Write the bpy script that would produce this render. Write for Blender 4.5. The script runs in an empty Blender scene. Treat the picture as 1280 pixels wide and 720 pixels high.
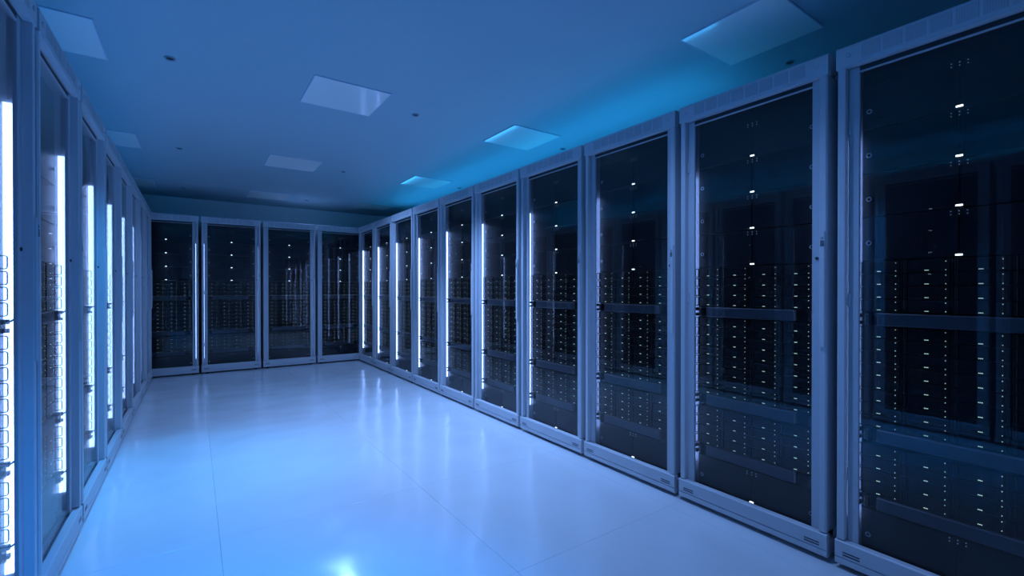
import bpy, math, random
from mathutils import Vector, Euler
random.seed(4)
sc = bpy.context.scene
COL = sc.collection
R = math.radians

# ------------------------------------------------------------------ camera
cam_d = bpy.data.cameras.new('camera')
cam = bpy.data.objects.new('camera', cam_d)
COL.objects.link(cam)
cam.location = (0, 0, 1.0985)
cam.rotation_euler = (R(90 - 0.2486), 0, R(-34.765))
cam_d.sensor_width = 36
cam_d.lens = 572.6 / 1280 * 36
cam_d.shift_y = 3.9 / 1280
cam_d.clip_start = 0.02
sc.camera = cam

# ------------------------------------------------------------------ world, exposure, lamp settings
w = bpy.data.worlds.new('world')
sc.world = w
w.use_nodes = True
w.node_tree.nodes['Background'].inputs[0].default_value = (0.02, 0.05, 0.1, 1)
w.node_tree.nodes['Background'].inputs[1].default_value = 0.2
vs = sc.view_settings
vs.view_transform = 'Standard'
vs.look = 'None'
vs.gamma = 1
vs.use_curve_mapping = False
vs.exposure = 0.2
sc.cycles.max_bounces = 10
sc.cycles.transparent_max_bounces = 16
sc.cycles.use_denoising = True
sc.cycles.sample_clamp_indirect = 6

SPOT_COLOUR = (0.26, 0.47, 1.0)
AZURE = (0.005, 0.28, 1.0)
CYAN_WHITE = (0.05, 0.40, 1.0)
STRIP_COLOUR = (0.30, 0.48, 1.0)
STRIP_POWER = 9.0
COVE_COLOUR = (0.03, 0.40, 0.88)
COVE_POWER = 8.0
COVE_LEFT_COLOUR = (0.0, 0.26, 0.75)
COVE_LEFT_POWER = 9.0

# ------------------------------------------------------------------ measures
RX, LX, BY = 2.081, -0.425, 7.141          # front planes of the three rows
CEIL, WALL_B, WALL_R = 2.42, 8.17, -1.75
ROOM_L, ROOM_R = -1.48, 3.14
TOP = 2.04


# ------------------------------------------------------------------ materials
def mat(name, col, rough=0.5, metal=0.0, spec=0.5, bump=0.0, bscale=40.0, vary=0.0, coat=0.0):
    m = bpy.data.materials.new(name)
    m.use_nodes = True
    nt = m.node_tree
    b = nt.nodes['Principled BSDF']
    b.inputs['Base Color'].default_value = (*col, 1)
    b.inputs['Roughness'].default_value = rough
    b.inputs['Metallic'].default_value = metal
    b.inputs['Specular IOR Level'].default_value = spec
    b.inputs['Coat Weight'].default_value = coat
    b.inputs['Coat Roughness'].default_value = 0.05
    if bump or vary:
        tc = nt.nodes.new('ShaderNodeTexCoord')
        nz = nt.nodes.new('ShaderNodeTexNoise')
        nz.inputs['Scale'].default_value = bscale
        nz.inputs['Detail'].default_value = 3
        nt.links.new(tc.outputs['Object'], nz.inputs['Vector'])
        if bump:
            bp = nt.nodes.new('ShaderNodeBump')
            bp.inputs['Strength'].default_value = bump
            bp.inputs['Distance'].default_value = 0.01
            nt.links.new(nz.outputs['Fac'], bp.inputs['Height'])
            nt.links.new(bp.outputs['Normal'], b.inputs['Normal'])
        if vary:
            mx = nt.nodes.new('ShaderNodeMixRGB')
            mx.inputs['Color1'].default_value = (*[c * (1 - vary) for c in col], 1)
            mx.inputs['Color2'].default_value = (*[min(1, c * (1 + vary)) for c in col], 1)
            nt.links.new(nz.outputs['Fac'], mx.inputs['Fac'])
            nt.links.new(mx.outputs['Color'], b.inputs['Base Color'])
    return m


def emit(name, col, strength):
    m = bpy.data.materials.new(name)
    m.use_nodes = True
    nt = m.node_tree
    b = nt.nodes['Principled BSDF']
    b.inputs['Base Color'].default_value = (0.8, 0.8, 0.8, 1)
    b.inputs['Emission Color'].default_value = (*col, 1)
    b.inputs['Emission Strength'].default_value = strength
    return m


def glass_mat(name, tint):
    m = bpy.data.materials.new(name)
    m.use_nodes = True
    nt = m.node_tree
    nt.nodes.clear()
    out = nt.nodes.new('ShaderNodeOutputMaterial')
    mix = nt.nodes.new('ShaderNodeMixShader')
    tr = nt.nodes.new('ShaderNodeBsdfTransparent')
    tr.inputs[0].default_value = (*tint, 1)
    gl = nt.nodes.new('ShaderNodeBsdfGlossy')
    gl.inputs['Roughness'].default_value = 0.012
    fr = nt.nodes.new('ShaderNodeFresnel')
    geo = nt.nodes.new('ShaderNodeNewGeometry')
    mr = nt.nodes.new('ShaderNodeMapRange')          # the pane's inner faces use the inverse index
    mr.inputs['To Min'].default_value = 1.45
    mr.inputs['To Max'].default_value = 1 / 1.45
    nt.links.new(geo.outputs['Backfacing'], mr.inputs['Value'])
    nt.links.new(mr.outputs[0], fr.inputs['IOR'])
    nt.links.new(fr.outputs[0], mix.inputs[0])
    nt.links.new(tr.outputs[0], mix.inputs[1])
    nt.links.new(gl.outputs[0], mix.inputs[2])
    nt.links.new(mix.outputs[0], out.inputs[0])
    return m


def perforated(name, c1, c2, scale):
    m = mat(name, c1, 0.5)
    nt = m.node_tree
    b = nt.nodes['Principled BSDF']
    tc = nt.nodes.new('ShaderNodeTexCoord')
    vo = nt.nodes.new('ShaderNodeTexVoronoi')
    vo.inputs['Scale'].default_value = scale
    vo.inputs['Randomness'].default_value = 0
    rp = nt.nodes.new('ShaderNodeValToRGB')
    rp.color_ramp.elements[0].position = 0.28
    rp.color_ramp.elements[0].color = (*c2, 1)
    rp.color_ramp.elements[1].position = 0.36
    rp.color_ramp.elements[1].color = (*c1, 1)
    nt.links.new(tc.outputs['Object'], vo.inputs['Vector'])
    nt.links.new(vo.outputs['Distance'], rp.inputs[0])
    nt.links.new(rp.outputs[0], b.inputs['Base Color'])
    return m


def floor_mat():
    """glossy raised-floor laminate, very slightly wavy as laid"""
    m = mat('floor_tile_gloss', (0.70, 0.75, 0.80), 0.20, spec=1.0)
    nt = m.node_tree
    b = nt.nodes['Principled BSDF']
    g = nt.nodes.new('ShaderNodeNewGeometry')
    nz = nt.nodes.new('ShaderNodeTexNoise')
    nz.inputs['Scale'].default_value = 2.2
    nz.inputs['Detail'].default_value = 1.5
    bp = nt.nodes.new('ShaderNodeBump')
    bp.inputs['Strength'].default_value = 0.35
    bp.inputs['Distance'].default_value = 0.055
    nt.links.new(g.outputs['Position'], nz.inputs['Vector'])
    nt.links.new(nz.outputs['Fac'], bp.inputs['Height'])
    nt.links.new(bp.outputs['Normal'], b.inputs['Normal'])
    rr = nt.nodes.new('ShaderNodeMapRange')
    rr.inputs['To Min'].default_value = 0.11
    rr.inputs['To Max'].default_value = 0.25
    nt.links.new(nz.outputs['Fac'], rr.inputs['Value'])
    nt.links.new(rr.outputs[0], b.inputs['Roughness'])
    return m


M = dict(
    paint=mat('rack_paint', (0.52, 0.56, 0.62), 0.48, bump=0.02, bscale=300),
    panel=mat('rack_side_paint', (0.60, 0.62, 0.66), 0.5, bump=0.02, bscale=200),
    door=mat('door_frame_paint', (0.48, 0.52, 0.58), 0.4, bump=0.02, bscale=300),
    vent=perforated('perforated_vent', (0.46, 0.49, 0.55), (0.36, 0.38, 0.43), 160),
    slot=mat('dark_slot', (0.03, 0.035, 0.045), 0.6),
    handle=mat('handle_plastic', (0.58, 0.61, 0.66), 0.25),
    rubber=mat('foot_rubber', (0.02, 0.02, 0.022), 0.7),
    rail=mat('rail_steel', (0.16, 0.17, 0.20), 0.5, bump=0.02, bscale=200),
    black=mat('equipment_black', (0.009, 0.010, 0.012), 0.42, spec=0.25),
    bay=mat('bay_black', (0.006, 0.0065, 0.008), 0.5, spec=0.2),
    bar=mat('cable_bar_grey', (0.04, 0.05, 0.066), 0.45, bump=0.03, bscale=200),
    hook=mat('hook_black', (0.012, 0.012, 0.015), 0.5),
    ring=mat('ring_dark', (0.010, 0.012, 0.018), 0.5, spec=0.3),
    screw=mat('screw_steel', (0.45, 0.47, 0.5), 0.3, metal=0.9),
    glass=glass_mat('door_glass', (0.86, 0.88, 0.90)),
    strip=emit('light_strip_glow', STRIP_COLOUR, STRIP_POWER),
    cove=emit('cove_glow', COVE_COLOUR, COVE_POWER),
    cove_l=emit('cove_glow_deep', COVE_LEFT_COLOUR, COVE_LEFT_POWER),
    led=emit('led_white', (0.75, 0.92, 1.0), 3.5),
    dot=emit('led_green_white', (0.55, 0.85, 0.62), 1.1),
    dim=emit('indicator_dim', (0.4, 0.55, 0.7), 0.16),
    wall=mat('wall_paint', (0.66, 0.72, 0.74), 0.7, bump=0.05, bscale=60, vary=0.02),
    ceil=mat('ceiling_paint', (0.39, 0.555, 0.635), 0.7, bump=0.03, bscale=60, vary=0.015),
    slab=mat('floor_slab', (0.45, 0.48, 0.52), 0.7),
    tile=floor_mat(),
    cpanel=mat('ceiling_panel_gloss', (0.92, 0.97, 0.98), 0.12, spec=0.25, coat=0.22),
    cframe=mat('ceiling_panel_edge', (0.50, 0.62, 0.75), 0.5),
    spotrim=mat('spot_trim', (0.30, 0.42, 0.50), 0.5),
    spotin=mat('spot_inside', (0.03, 0.03, 0.035), 0.5),
)


# ------------------------------------------------------------------ mesh builder
class MB:
    def __init__(self):
        self.v, self.f = [], []

    def box(self, x0, x1, y0, y1, z0, z1, ch=0.0):
        """box; ch chamfers the four edges round the front (-y) face"""
        n = len(self.v)
        if ch <= 0:
            self.v += [(x0, y0, z0), (x1, y0, z0), (x1, y1, z0), (x0, y1, z0),
                       (x0, y0, z1), (x1, y0, z1), (x1, y1, z1), (x0, y1, z1)]
            self.f += [tuple(n + i for i in q) for q in
                       ((0, 3, 2, 1), (4, 5, 6, 7), (0, 1, 5, 4), (1, 2, 6, 5), (2, 3, 7, 6), (3, 0, 4, 7))]
        else:
            c = ch
            for (y, d) in ((y0, c), (y0 + c, 0), (y1, 0)):
                self.v += [(x0 + d, y, z0 + d), (x1 - d, y, z0 + d), (x1 - d, y, z1 - d), (x0 + d, y, z1 - d)]
            self.f.append((n, n + 1, n + 2, n + 3))
            for k in (0, 4):
                for i in range(4):
                    j = (i + 1) % 4
                    self.f.append((n + k + i, n + k + 4 + i, n + k + 4 + j, n + k + j))
            self.f.append((n + 11, n + 10, n + 9, n + 8))
        return self

    def extrude_x(self, prof, x0, x1):
        """profile of (y, z), counter-clockwise seen from +x, swept from x0 to x1"""
        n, k = len(self.v), len(prof)
        for x in (x0, x1):
            self.v += [(x, y, z) for y, z in prof]
        self.f.append(tuple(n + k - 1 - i for i in range(k)))
        self.f.append(tuple(n + k + i for i in range(k)))
        for i in range(k):
            j = (i + 1) % k
            self.f.append((n + i, n + j, n + k + j, n + k + i))
        return self

    def extrude_z(self, prof, z0, z1):
        """profile of (x, y), counter-clockwise seen from above"""
        n, k = len(self.v), len(prof)
        for z in (z0, z1):
            self.v += [(x, y, z) for x, y in prof]
        self.f.append(tuple(n + k - 1 - i for i in range(k)))
        self.f.append(tuple(n + k + i for i in range(k)))
        for i in range(k):
            j = (i + 1) % k
            self.f.append((n + i, n + j, n + k + j, n + k + i))
        return self

    def cyl(self, c, axis, r, h, seg=12, r2=None):
        """cylinder or cone from c along axis ('y' or 'z')"""
        r2 = r if r2 is None else r2
        n = len(self.v)
        for (t, rr) in ((0, r), (h, r2)):
            for i in range(seg):
                a = 2 * math.pi * i / seg
                p, q = rr * math.cos(a), rr * math.sin(a)
                if axis == 'z':
                    self.v.append((c[0] + p, c[1] + q, c[2] + t))
                else:
                    self.v.append((c[0] + p, c[1] + t, c[2] + q))
        self.f.append(tuple(n + i for i in range(seg)))
        self.f.append(tuple(n + seg + i for i in range(seg)))
        for i in range(seg):
            j = (i + 1) % seg
            self.f.append((n + i, n + j, n + seg + j, n + seg + i))
        return self

    def torus(self, c, r, t, seg=16, sides=6, axis='y'):
        n = len(self.v)
        for i in range(seg):
            a = 2 * math.pi * i / seg
            for k in range(sides):
                b = 2 * math.pi * k / sides
                rr = r + t * math.cos(b)
                if axis == 'y':
                    self.v.append((c[0] + rr * math.cos(a), c[1] + t * math.sin(b), c[2] + rr * math.sin(a)))
                else:
                    self.v.append((c[0] + rr * math.cos(a), c[1] + rr * math.sin(a), c[2] + t * math.sin(b)))
        for i in range(seg):
            for k in range(sides):
                a, b = i, (i + 1) % seg
                k2 = (k + 1) % sides
                self.f.append((n + a * sides + k, n + b * sides + k, n + b * sides + k2, n + a * sides + k2))
        return self

    def tube(self, pts, r, sides=5):
        n = len(self.v)
        P = [Vector(p) for p in pts]
        for i, p in enumerate(P):
            a = P[max(0, i - 1)]
            b = P[min(len(P) - 1, i + 1)]
            t = (b - a).normalized()
            u = t.cross(Vector((1, 0, 0)))
            if u.length < 0.1:
                u = t.cross(Vector((0, 0, 1)))
            u.normalize()
            v = t.cross(u)
            for k in range(sides):
                g = 2 * math.pi * k / sides
                q = p + u * (r * math.cos(g)) + v * (r * math.sin(g))
                self.v.append(tuple(q))
        for i in range(len(P) - 1):
            for k in range(sides):
                k2 = (k + 1) % sides
                self.f.append((n + i * sides + k, n + (i + 1) * sides + k, n + (i + 1) * sides + k2, n + i * sides + k2))
        self.f.append(tuple(n + k for k in range(sides)))
        self.f.append(tuple(n + (len(P) - 1) * sides + k for k in range(sides)))
        return self

    def mesh(self, name, m):
        me = bpy.data.meshes.new(name)
        me.from_pydata(self.v, [], self.f)
        import bmesh
        bm = bmesh.new()
        bm.from_mesh(me)
        bmesh.ops.recalc_face_normals(bm, faces=bm.faces)
        bm.to_mesh(me)
        bm.free()
        me.materials.append(M[m])
        return me


def put(name, me, parent=None, loc=(0, 0, 0), **props):
    o = bpy.data.objects.new(name, me)
    o.location = loc
    if parent is not None:
        o.parent = parent
    for k, v in props.items():
        o[k] = v
    COL.objects.link(o)
    return o


def copy_tree(src, parent=None):
    c = src.copy()
    c.parent = parent
    COL.objects.link(c)
    for ch in kids[src.name]:
        copy_tree(ch, c)
    return c


# ------------------------------------------------------------------ room
def struct(name, mb, m, parent=None):
    o = put(name, mb.mesh(name, m), parent)
    o['kind'] = 'structure'
    return o


floor = struct('floor', MB().box(ROOM_L, ROOM_R, WALL_R, WALL_B, -0.12, -0.012), 'slab')
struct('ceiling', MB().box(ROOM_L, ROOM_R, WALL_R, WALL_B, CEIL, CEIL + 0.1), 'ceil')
struct('wall_back', MB().box(ROOM_L - 0.1, ROOM_R + 0.1, WALL_B, WALL_B + 0.1, -0.12, CEIL + 0.1), 'wall')
struct('wall_front', MB().box(ROOM_L - 0.1, ROOM_R + 0.1, WALL_R - 0.1, WALL_R, -0.12, CEIL + 0.1), 'wall')
struct('wall_left', MB().box(ROOM_L - 0.1, ROOM_L, WALL_R, WALL_B, -0.12, CEIL + 0.1), 'wall')
struct('wall_right', MB().box(ROOM_R, ROOM_R + 0.1, WALL_R, WALL_B, -0.12, CEIL + 0.1), 'wall')

TS = 0.94
tx = [0.09 + TS * k for k in range(-2, 5)]
ty = [1.445 + TS * k for k in range(-4, 9)]
tx = [max(ROOM_L, min(ROOM_R, x)) for x in tx]
ty = [max(WALL_R, min(WALL_B, y)) for y in ty]
tile_meshes = {}
for i in range(len(tx) - 1):
    for j in range(len(ty) - 1):
        a, b = tx[i + 1] - tx[i], ty[j + 1] - ty[j]
        if a < 0.05 or b < 0.05:
            continue
        key = (round(a, 3), round(b, 3))
        if key not in tile_meshes:
            g = 0.0004
            mb = MB()
            n = 0
            for z, d in ((-0.012, 0), (-0.0002, 0), (0, 0.0002)):
                mb.v += [(g + d, g + d, z), (a - g - d, g + d, z), (a - g - d, b - g - d, z), (g + d, b - g - d, z)]
            mb.f = [(3, 2, 1, 0), (8, 9, 10, 11)]
            for k in (0, 4):
                for q in range(4):
                    mb.f.append((k + q, k + (q + 1) % 4, k + 4 + (q + 1) % 4, k + 4 + q))
            tile_meshes[key] = mb.mesh('floor_tile', 'tile')
        put('floor_tile', tile_meshes[key], floor, (tx[i], ty[j], 0))

# ------------------------------------------------------------------ server rack prototype (faces local -y, front plane y = 0)
HW = 0.336                                   # half width
shared = {}


def base_mesh():
    f = -0.004
    prof = [(0.024, 0.02), (0.024, 0.113), (f + 0.006, 0.113), (f, 0.108),
            (f, 0.051), (f + 0.005, 0.050), (f + 0.005, 0.047), (f, 0.046),
            (f, 0.026), (f + 0.006, 0.02)]
    mb = MB().extrude_x(prof, -0.340, 0.340)
    mb.box(-HW, HW, 0.024, 0.98, 0.02, 0.074)
    return mb.mesh('base', 'paint')


def post_mesh(s):
    c = 0.0045
    prof = [(0.309, 0.10), (0.309, 0.002), (0.311, 0.0), (HW - c, 0.0), (HW - 0.002, 0.003), (HW, c), (HW, 0.10)]
    prof = [(s * x, y) for x, y in prof]
    return MB().extrude_z(prof, 0.118, 1.957).mesh('post', 'paint')


def header_mesh():
    f = -0.004
    prof = [(0.024, 1.957), (0.024, 1.98), (0.12, 1.98), (0.12, TOP), (f + 0.006, TOP), (f, TOP - 0.006), (f, 1.957)]
    c = 0.340
    return MB().extrude_x(prof, -c, c).mesh('header', 'paint')


def build_meshes():
    S = shared
    S['base'] = base_mesh()
    S['post_a'], S['post_b'] = post_mesh(-1), post_mesh(1)
    S['header'] = header_mesh()
    S['vent'] = MB().box(-0.0275, 0.0275, -0.0055, -0.003, -0.026, 0.026, 0.001).mesh('vent_plate', 'vent')
    S['screw_cap'] = MB().cyl((0, -0.007, 0), 'y', 0.006, 0.004, 10).torus((0, -0.006, 0), 0.008, 0.0012, 12, 5).mesh('screw_cap', 'handle')
    S['side'] = MB().box(-0.006, 0.006, 0.10, 0.98, 0.074, 1.98).mesh('side_panel', 'panel')
    S['top'] = MB().box(-HW, HW, 0.12, 0.98, 1.98, TOP - 0.006).mesh('top_panel', 'panel')
    S['rear'] = MB().box(-HW, HW, 0.98, 0.992, 0.02, TOP - 0.006).mesh('rear_panel', 'panel')
    S['slot'] = MB().box(-0.028, 0.028, -0.0048, -0.003, -0.0022, 0.0022).mesh('vent_slot', 'slot')
    S['foot'] = MB().cyl((0, 0, 0), 'z', 0.022, 0.006, 12).cyl((0, 0, 0.006), 'z', 0.010, 0.014, 10).mesh('foot', 'rubber')
    # door
    d = MB()
    for s in (-1, 1):
        a, b = sorted((s * 0.272, s * 0.3075))
        d.box(a, b, 0.026, 0.038, 0.09, 1.957, 0.002)
    d.box(-0.272, 0.272, 0.026, 0.038, 0.09, 0.097, 0.001)
    d.box(-0.272, 0.272, 0.026, 0.038, 1.9345, 1.939, 0.001)
    S['header_shade'] = MB().box(-0.272, 0.272, 0.028, 0.038, 1.939, 1.9565).mesh('shade_strip', 'slot')  # dark strip stands in for the shade below the header
    S['door'] = d.mesh('door', 'door')
    S['glass'] = MB().box(-0.2725, 0.2725, 0.030, 0.035, 0.0965, 1.935).mesh('glass_pane', 'glass')
    h = MB()
    prof = [(-0.0105, 0), (-0.0105, -0.005), (-0.007, -0.009), (0.007, -0.009), (0.0105, -0.005), (0.0105, 0)]
    h.extrude_z(prof, 0.865, 1.33)
    S['handle'] = h.mesh('handle', 'handle')
    k = MB()
    for i in range(3):
        for j in range(4):
            k.box(-0.006 + i * 0.0046, -0.0028 + i * 0.0046, -0.0105, -0.0088, 0.001 + j * 0.0062, 0.0048 + j * 0.0062)
    k.torus((0, -0.009, 0.033), 0.004, 0.001, 10, 5)
    S['keypad'] = k.mesh('keypad', 'slot')
    S['lock'] = MB().cyl((0, 0.022, 0), 'y', 0.0065, 0.005, 12).box(-0.001, 0.001, 0.0212, 0.022, -0.004, 0.004).mesh('lock', 'slot')
    S['hinge'] = MB().cyl((0, 0, 0), 'z', 0.005, 0.05, 8).mesh('hinge', 'door')
    # rails with square mounting holes drawn as small pockets
    for n, s in (('rail_a', -1), ('rail_b', 1)):
        r = MB()
        a, b = sorted((s * 0.279, s * 0.3088))
        r.box(a, b, 0.080, 0.10, 0.076, 1.95)
        for i in range(38):
            z = 0.10 + 0.048 * i
            a, b = sorted((s * 0.289, s * 0.297))
            r.box(a, b, 0.0775, 0.080, z, z + 0.008)
        S[n] = r.mesh('mounting_rail', 'rail')
    S['strip'] = MB().box(-0.004, 0.004, 0.046, 0.066, 0.20, 1.685).mesh('light_strip', 'strip')
    S['blank'] = MB().box(-0.276, 0.276, 0.075, 0.6, 1.879, 1.95, 0.001).mesh('blank_panel', 'black')
    # 1U server
    sb = MB().box(-0.276, 0.276, 0.077, 0.80, 0, 0.0482)
    for s in (-1, 1):
        a, b = sorted((s * 0.2745, s * 0.2785))
        sb.box(a, b, 0.068, 0.077, 0.002, 0.0462)
    S['server'] = sb.mesh('server_unit', 'black')
    by = MB()
    by.box(0.001, 0.116, 0.0715, 0.0775, 0.0015, 0.0468, 0.0012)
    by.box(0.118, 0.1245, 0.0725, 0.0775, 0.0015, 0.0468)
    by.box(0.128, 0.1365, 0.0700, 0.0775, 0.0015, 0.0468, 0.0012)
    S['bay'] = by.mesh('drive_bay', 'bay')
    lt = MB()
    for x in (-0.223, -0.084, 0.054, 0.191):
        for q in (-1, 0, 1):
            lt.box(x + q * 0.0042 - 0.0013, x + q * 0.0042 + 0.0013, 0.0698, 0.0716, 0.0070, 0.0092)
    for x in (-0.172, -0.033, 0.1045, 0.2415):
        for z in (0.0085, 0.0385):
            lt.box(x - 0.0011, x + 0.0011, 0.0698, 0.0726, z - 0.0011, z + 0.0011)
    S['server_light'] = lt.mesh('status_lights', 'dot')
    # taller storage chassis
    S['chassis'] = MB().box(-0.276, 0.276, 0.079, 0.80, 0, 0.1675).mesh('storage_unit', 'black')
    fp = MB().box(0.0035, 0.2765, 0.072, 0.0795, 0.001, 0.1665, 0.0015)
    fp.box(0.0035, 0.0085, 0.070, 0.072, 0.02, 0.145)
    S['panel_r'] = fp.mesh('front_panel', 'black')
    fl = MB().box(-0.2765, -0.0035, 0.072, 0.0795, 0.001, 0.1665, 0.0015)
    fl.box(-0.0085, -0.0035, 0.070, 0.072, 0.02, 0.145)
    S['panel_l'] = fl.mesh('front_panel', 'black')
    S['thumb'] = MB().torus((0, 0.068, 0), 0.0075, 0.002, 14, 6).mesh('thumb_screw', 'screw')
    S['led'] = MB().box(-0.009, 0.009, 0.0690, 0.0725, 0.005, 0.0105, 0.001).mesh('status_light', 'led')
    dd = MB()
    for x in (-0.021, 0, 0.021):
        for z in (0.147, 0.158):
            dd.box(x - 0.0016, x + 0.0016, 0.0700, 0.0725, z - 0.0014, z + 0.0014)
    S['dots'] = dd.mesh('indicator_lights', 'dim')
    # cable bar
    S['bar'] = MB().box(-0.225, 0.192, 0.058, 0.0785, 0, 0.048, 0.003).mesh('cable_bar', 'bar')
    S['bar_back'] = MB().box(-0.2765, 0.2765, 0.0785, 0.10, -0.0005, 0.0485).mesh('backing_plate', 'bay')
    for n, s in (('hook_a', -1), ('hook_b', 1)):
        hk = MB()
        a, b = sorted((s * 0.262, s * 0.248))
        hk.box(a, b, 0.052, 0.0785, 0.004, 0.044, 0.002)
        a, b = sorted((s * 0.292, s * 0.277))
        hk.box(a, b, 0.050, 0.0775, 0.003, 0.016, 0.001)
        hk.box(a, b, 0.050, 0.0775, 0.030, 0.045, 0.001)
        pts = []
        for i in range(7):
            t = i / 6
            pts.append((s * 0.2845, 0.053 - 0.016 * t, 0.037 + 0.010 * t * t))
        hk.tube(pts, 0.003, 5)
        S[n] = hk.mesh('cable_hook', 'hook')
    # D ring
    pts = []
    y0, y1, z0, z1, cr = 0.079, 0.0525, 0.0035, 0.0445, 0.006
    pts.append((0, y0, z0))
    for i in range(4):
        a = R(90 * i / 3)
        pts.append((0, y1 + cr - cr * math.sin(a), z0 + cr - cr * math.cos(a)))
    for i in range(4):
        a = R(90 * i / 3)
        pts.append((0, y1 + cr - cr * math.cos(a), z1 - cr + cr * math.sin(a)))
    pts.append((0, y0, z1))
    S['ring'] = MB().tube(pts, 0.0019, 5).mesh('cable_ring', 'ring')


build_meshes()
SERVER_Z = [1.158 - 0.049 * k for k in range(4)] + [0.908 - 0.049 * k for k in range(8)] + [0.452 - 0.049 * k for k in range(4)]
CHASSIS_Z = [1.209 + 0.1695 * k for k in range(4)] + [0.0775]
BAR_Z = [0.959, 0.5135, 0.254]


def make_rack():
    S = shared
    r = put('server_rack', None)
    r.empty_display_size = 0.2
    put('base', S['base'], r)
    put('post', S['post_a'], r)
    put('post', S['post_b'], r)
    h = put('header', S['header'], r)
    for k in range(8):
        put('vent_plate', S['vent'], h, (-0.2275 + 0.065 * k, 0, 2.001))
    for s in (-1, 1):
        put('screw_cap', S['screw_cap'], h, (s * 0.298, 0, 1.999))
        put('side_panel', S['side'], r, (s * (HW - 0.006), 0, 0))
        for z in (0.058, 0.068):
            put('vent_slot', S['slot'], r, (s * 0.285, 0, z + 0.004))
        put('light_strip', S['strip'], r, (s * 0.305, 0, 0), label='glowing white strip')
        put('mounting_rail', S['rail_a' if s < 0 else 'rail_b'], r)
        for y in (0.06, 0.90):
            put('foot', S['foot'], r, (s * 0.28, y, 0))
    put('top_panel', S['top'], r)
    put('rear_panel', S['rear'], r)
    d = put('door', S['door'], r)
    put('glass_pane', S['glass'], d, label='clear tinted glass')
    put('shade_strip', S['header_shade'], d, label='dark strip standing in for shade under the header')
    hd = put('handle', S['handle'], r, (0.3225, 0, 0))
    put('keypad', S['keypad'], hd, (0, 0, 1.27))
    put('lock', S['lock'], d, (0.291, 0, 1.225))
    for z in (0.35, 1.03, 1.70):
        put('hinge', S['hinge'], d, (-0.3035, 0.024, z))
    put('blank_panel', S['blank'], r)
    for z in CHASSIS_Z:
        c = put('storage_unit', S['chassis'], r, (0, 0, z))
        put('front_panel', S['panel_l'], c)
        put('front_panel', S['panel_r'], c)
        for s in (-1, 1):
            put('thumb_screw', S['thumb'], c, (s * 0.254, 0, 0.068))
        put('status_light', S['led'], c, (0, 0, 0.011 if z < 0.1 else 0), label='bright white status light')
        put('indicator_lights', S['dots'], c, kind='stuff')
    for z in SERVER_Z:
        c = put('server_unit', S['server'], r, (0, 0, z))
        for k in range(4):
            put('drive_bay', S['bay'], c, (-0.2765 + 0.138 * k, 0, 0))
        put('status_lights', S['server_light'], c, kind='stuff')
        for s in (-1, 1):
            put('cable_ring', S['ring'], r, (s * 0.2815, 0, z))
    for z in BAR_Z:
        b = put('cable_bar', S['bar'], r, (0, 0, z))
        put('backing_plate', S['bar_back'], b)
        put('cable_hook', S['hook_a'], b)
        put('cable_hook', S['hook_b'], b)
    r['category'] = 'server rack'
    return r


proto = make_rack()
kids = {}
for o in bpy.data.objects:
    kids.setdefault(o.name, [])
    if o.parent is not None:
        kids.setdefault(o.parent.name, []).append(o)

ORD = ['first', 'second', 'third', 'fourth', 'fifth', 'sixth', 'seventh', 'eighth', 'ninth', 'tenth']
used = [False]


def rack(x, y, rot, label, group):
    if not used[0]:
        o = proto
        used[0] = True
    else:
        o = copy_tree(proto)
    o.location = (x, y, 0)
    o.rotation_euler = (0, 0, R(rot))
    o['label'] = label
    o['group'] = group
    o['category'] = 'server rack'
    return o


# row facing -X (right of the photograph); number 1 is the one cut by the picture's edge
RP, RY = 0.708, 0.4165
note = {1: 'dark glass-doored rack at the front end of the right row, cut by the photo edge',
        2: 'second glass-doored rack from the front in the right row, whole front showing',
        3: 'third rack from the front in the right row, faint glow along its left stile',
        4: 'fourth rack from the front in the right row, thin lit strip beside its stile',
        10: 'last rack of the right row, in the far corner against the back row'}
for n in range(1, 11):
    lb = note.get(n, 'rack with a bright white strip behind glass, %s from the front in the right row' % ORD[n - 1])
    rack(RX, RY + RP * (n - 1), -90, lb, 'racks along the right side')

# row facing +X (left)
LP, LY = 0.708, 1.787
for n in range(-1, 9):
    if n < 1:
        lb = ['rack of the left row just outside the photo, next to the first lit one',
              'rack of the left row outside the photo, two places before the first lit one'][-n]
    elif n == 1:
        lb = 'edge-on lit rack at the front end of the left row, cut by the photo edge'
    elif n == 2:
        lb = 'second edge-on rack from the front in the left row, cable rings before its strip'
    elif n == 8:
        lb = 'last rack of the left row, a narrow sliver against the back row'
    else:
        lb = 'edge-on rack with a white strip behind glass, %s from the front in the left row' % ORD[n - 1]
    rack(LX, LY + LP * (n - 1), 90, lb, 'racks along the left side')

# row facing -Y (back)
BPITCH, BX = 0.7055, 0.0637 - 0.3527
bl = ['dark glass-doored rack at the left end of the back row, beside the left row',
      'second dark rack from the left in the back row, plain wall mirrored in its glass',
      'third dark rack from the left in the back row, rack row mirrored in its glass',
      'dark rack at the right end of the back row, vertical light strips mirrored in it']
for n in range(4):
    rack(BX + BPITCH * n, BY, 0, bl[n], 'racks across the back')

# ------------------------------------------------------------------ lamps lying on top of the racks
def cove(x, y0, y1, m, label):
    t = put('cove_light', None, None, (x, 0, TOP), label=label, category='light', group='light tubes on top of the racks')
    bm_ = MB()
    bm_.box(-0.03, 0.03, y0, y1, -0.006, 0.012)
    put('housing', bm_.mesh('housing', 'rail'), t)
    tb = MB().box(-0.02, 0.02, y0 + 0.01, y1 - 0.01, 0.036, 0.054)
    for yy in (y0 + 0.1, (y0 + y1) / 2, y1 - 0.1):
        put('bracket', MB().box(-0.012, 0.012, yy - 0.02, yy + 0.02, 0.012, 0.036).mesh('bracket', 'rail'), t)
    put('tube', tb.mesh('tube', m), t)


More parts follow.
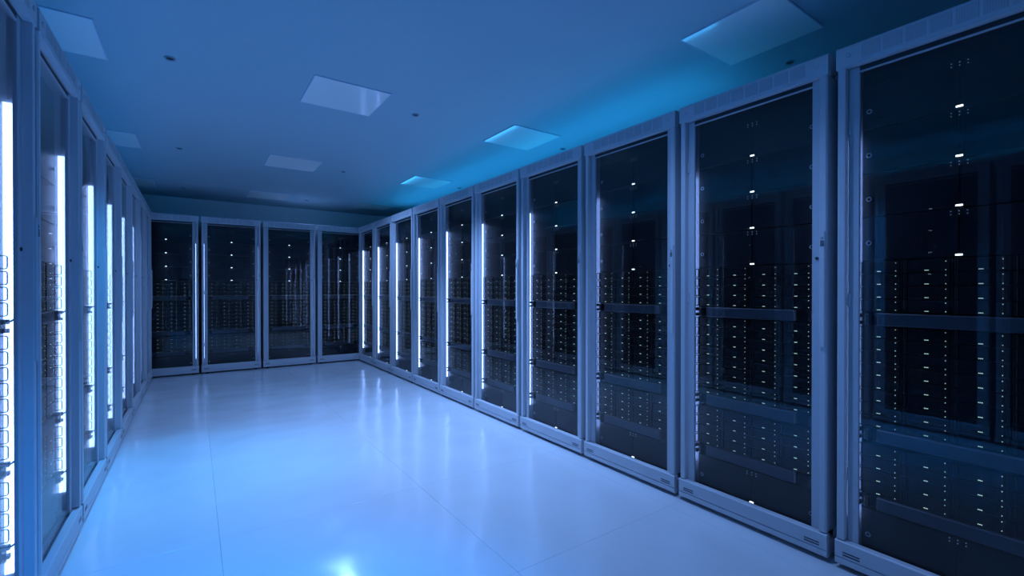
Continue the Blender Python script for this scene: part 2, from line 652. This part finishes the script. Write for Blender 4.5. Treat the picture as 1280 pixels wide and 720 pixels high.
cove(RX + 0.57, 1.6, 6.9, 'cove', 'cyan light tube lying on the rack tops of the right row')
cove(LX - 0.85, 0.2, 6.9, 'cove_l', 'deep blue light tube lying on the rack tops of the left row')

# ------------------------------------------------------------------ ceiling panels
PS = 0.49
pm = MB().box(0.006, PS - 0.006, 0.006, PS - 0.006, -0.005, -0.0005).mesh('panel', 'cpanel')
fm = MB()
fm.box(0, PS, 0, 0.006, -0.006, 0)
fm.box(0, PS, PS - 0.006, PS, -0.006, 0)
fm.box(0, 0.006, 0.006, PS - 0.006, -0.006, 0)
fm.box(PS - 0.006, PS, 0.006, PS - 0.006, -0.006, 0)
fm = fm.mesh('edge_frame', 'cframe')
rows = {0: 1.0, 1: 3.01, 2: 5.02, 3: 7.03}
cols = {'left': -0.892, 'middle': 0.612, 'right': 2.116}
words = {('left', 1): 'deep blue square ceiling panel over the left row, largest of the three there',
         ('left', 2): 'blue square ceiling panel over the left row, second from the camera',
         ('left', 3): 'faint square ceiling panel over the far end of the left row',
         ('middle', 1): 'pale square ceiling panel over the aisle with vertical streaks mirrored in it',
         ('middle', 2): 'square ceiling panel over the aisle, between the streaked one and the back wall one',
         ('middle', 3): 'square ceiling panel over the aisle next to the back wall',
         ('right', 0): 'large square ceiling panel cut by the top edge of the photo',
         ('right', 1): 'bright cyan square ceiling panel above the third and fourth racks of the right row',
         ('right', 2): 'cyan square ceiling panel above the middle of the right row, second after the bright one',
         ('right', 3): 'dim cyan square ceiling panel in the far corner above the right row end'}
for (c, k), lb in words.items():
    t = put('ceiling_panel', pm, None, (cols[c], rows[k], CEIL), label=lb, category='ceiling panel', group='square ceiling panels')
    put('edge_frame', fm, t)

# ------------------------------------------------------------------ small round ceiling spotlights
trim = MB().torus((0, 0, -0.004), 0.025, 0.004, 20, 6, 'z').cyl((0, 0, -0.004), 'z', 0.027, 0.004, 20)
trim_me = trim.mesh('trim_ring', 'spotrim')
core_me = MB().cyl((0, 0, -0.006), 'z', 0.016, 0.003, 16, 0.021).mesh('reflector', 'spotin')
xs = {'left': -0.11, 'middle': 1.38, 'right': 2.85}
ys = {0: 1.27, 1: 3.27, 2: 5.31, 3: 7.33}
over = {'left': 'over the aisle edge by the left row', 'middle': 'over the middle of the aisle', 'right': 'over the right row'}
at = {-1: 'added unseen behind the camera', 0: 'closest to the camera', 1: 'second from the camera', 2: 'third from the camera', 3: 'by the back wall'}
ys[-1] = -0.75  # unseen fixture row, added as extra light
SPOTS = {('left', -1): (AZURE, 60, 70), ('left', 0): (AZURE, 280, 66), ('left', 1): (CYAN_WHITE, 150, 60), ('left', 2): (SPOT_COLOUR, 20, 75),  # lamps added in dark, unlit fixtures to light and tint the floor
         ('middle', -1): (SPOT_COLOUR, 25, 150), ('middle', 0): (SPOT_COLOUR, 58, 118), ('middle', 1): (SPOT_COLOUR, 240, 104),
         ('middle', 2): (SPOT_COLOUR, 85, 156), ('middle', 3): (SPOT_COLOUR, 8, 140)}
for c in xs:
    for k in ys:
        if c == 'right' and k == -1:
            continue
        t = put('ceiling_spotlight', trim_me, None, (xs[c], ys[k], CEIL),
                label='round ceiling spotlight %s, %s' % (over[c], at[k]), category='spotlight', group='round ceiling spotlights')
        put('reflector', core_me, t)
        if (c, k) in SPOTS:
            col, p, cone = SPOTS[(c, k)]
            ld = bpy.data.lights.new('added_spot_lamp', 'SPOT')
            ld.color = col
            ld.energy = p
            ld.spot_size = R(cone)
            ld.spot_blend = 1.0
            ld.shadow_soft_size = 0.05
            lo = bpy.data.objects.new('added_spot_lamp', ld)
            lo.parent = t
            lo.location = (0, 0, -0.03)
            COL.objects.link(lo)
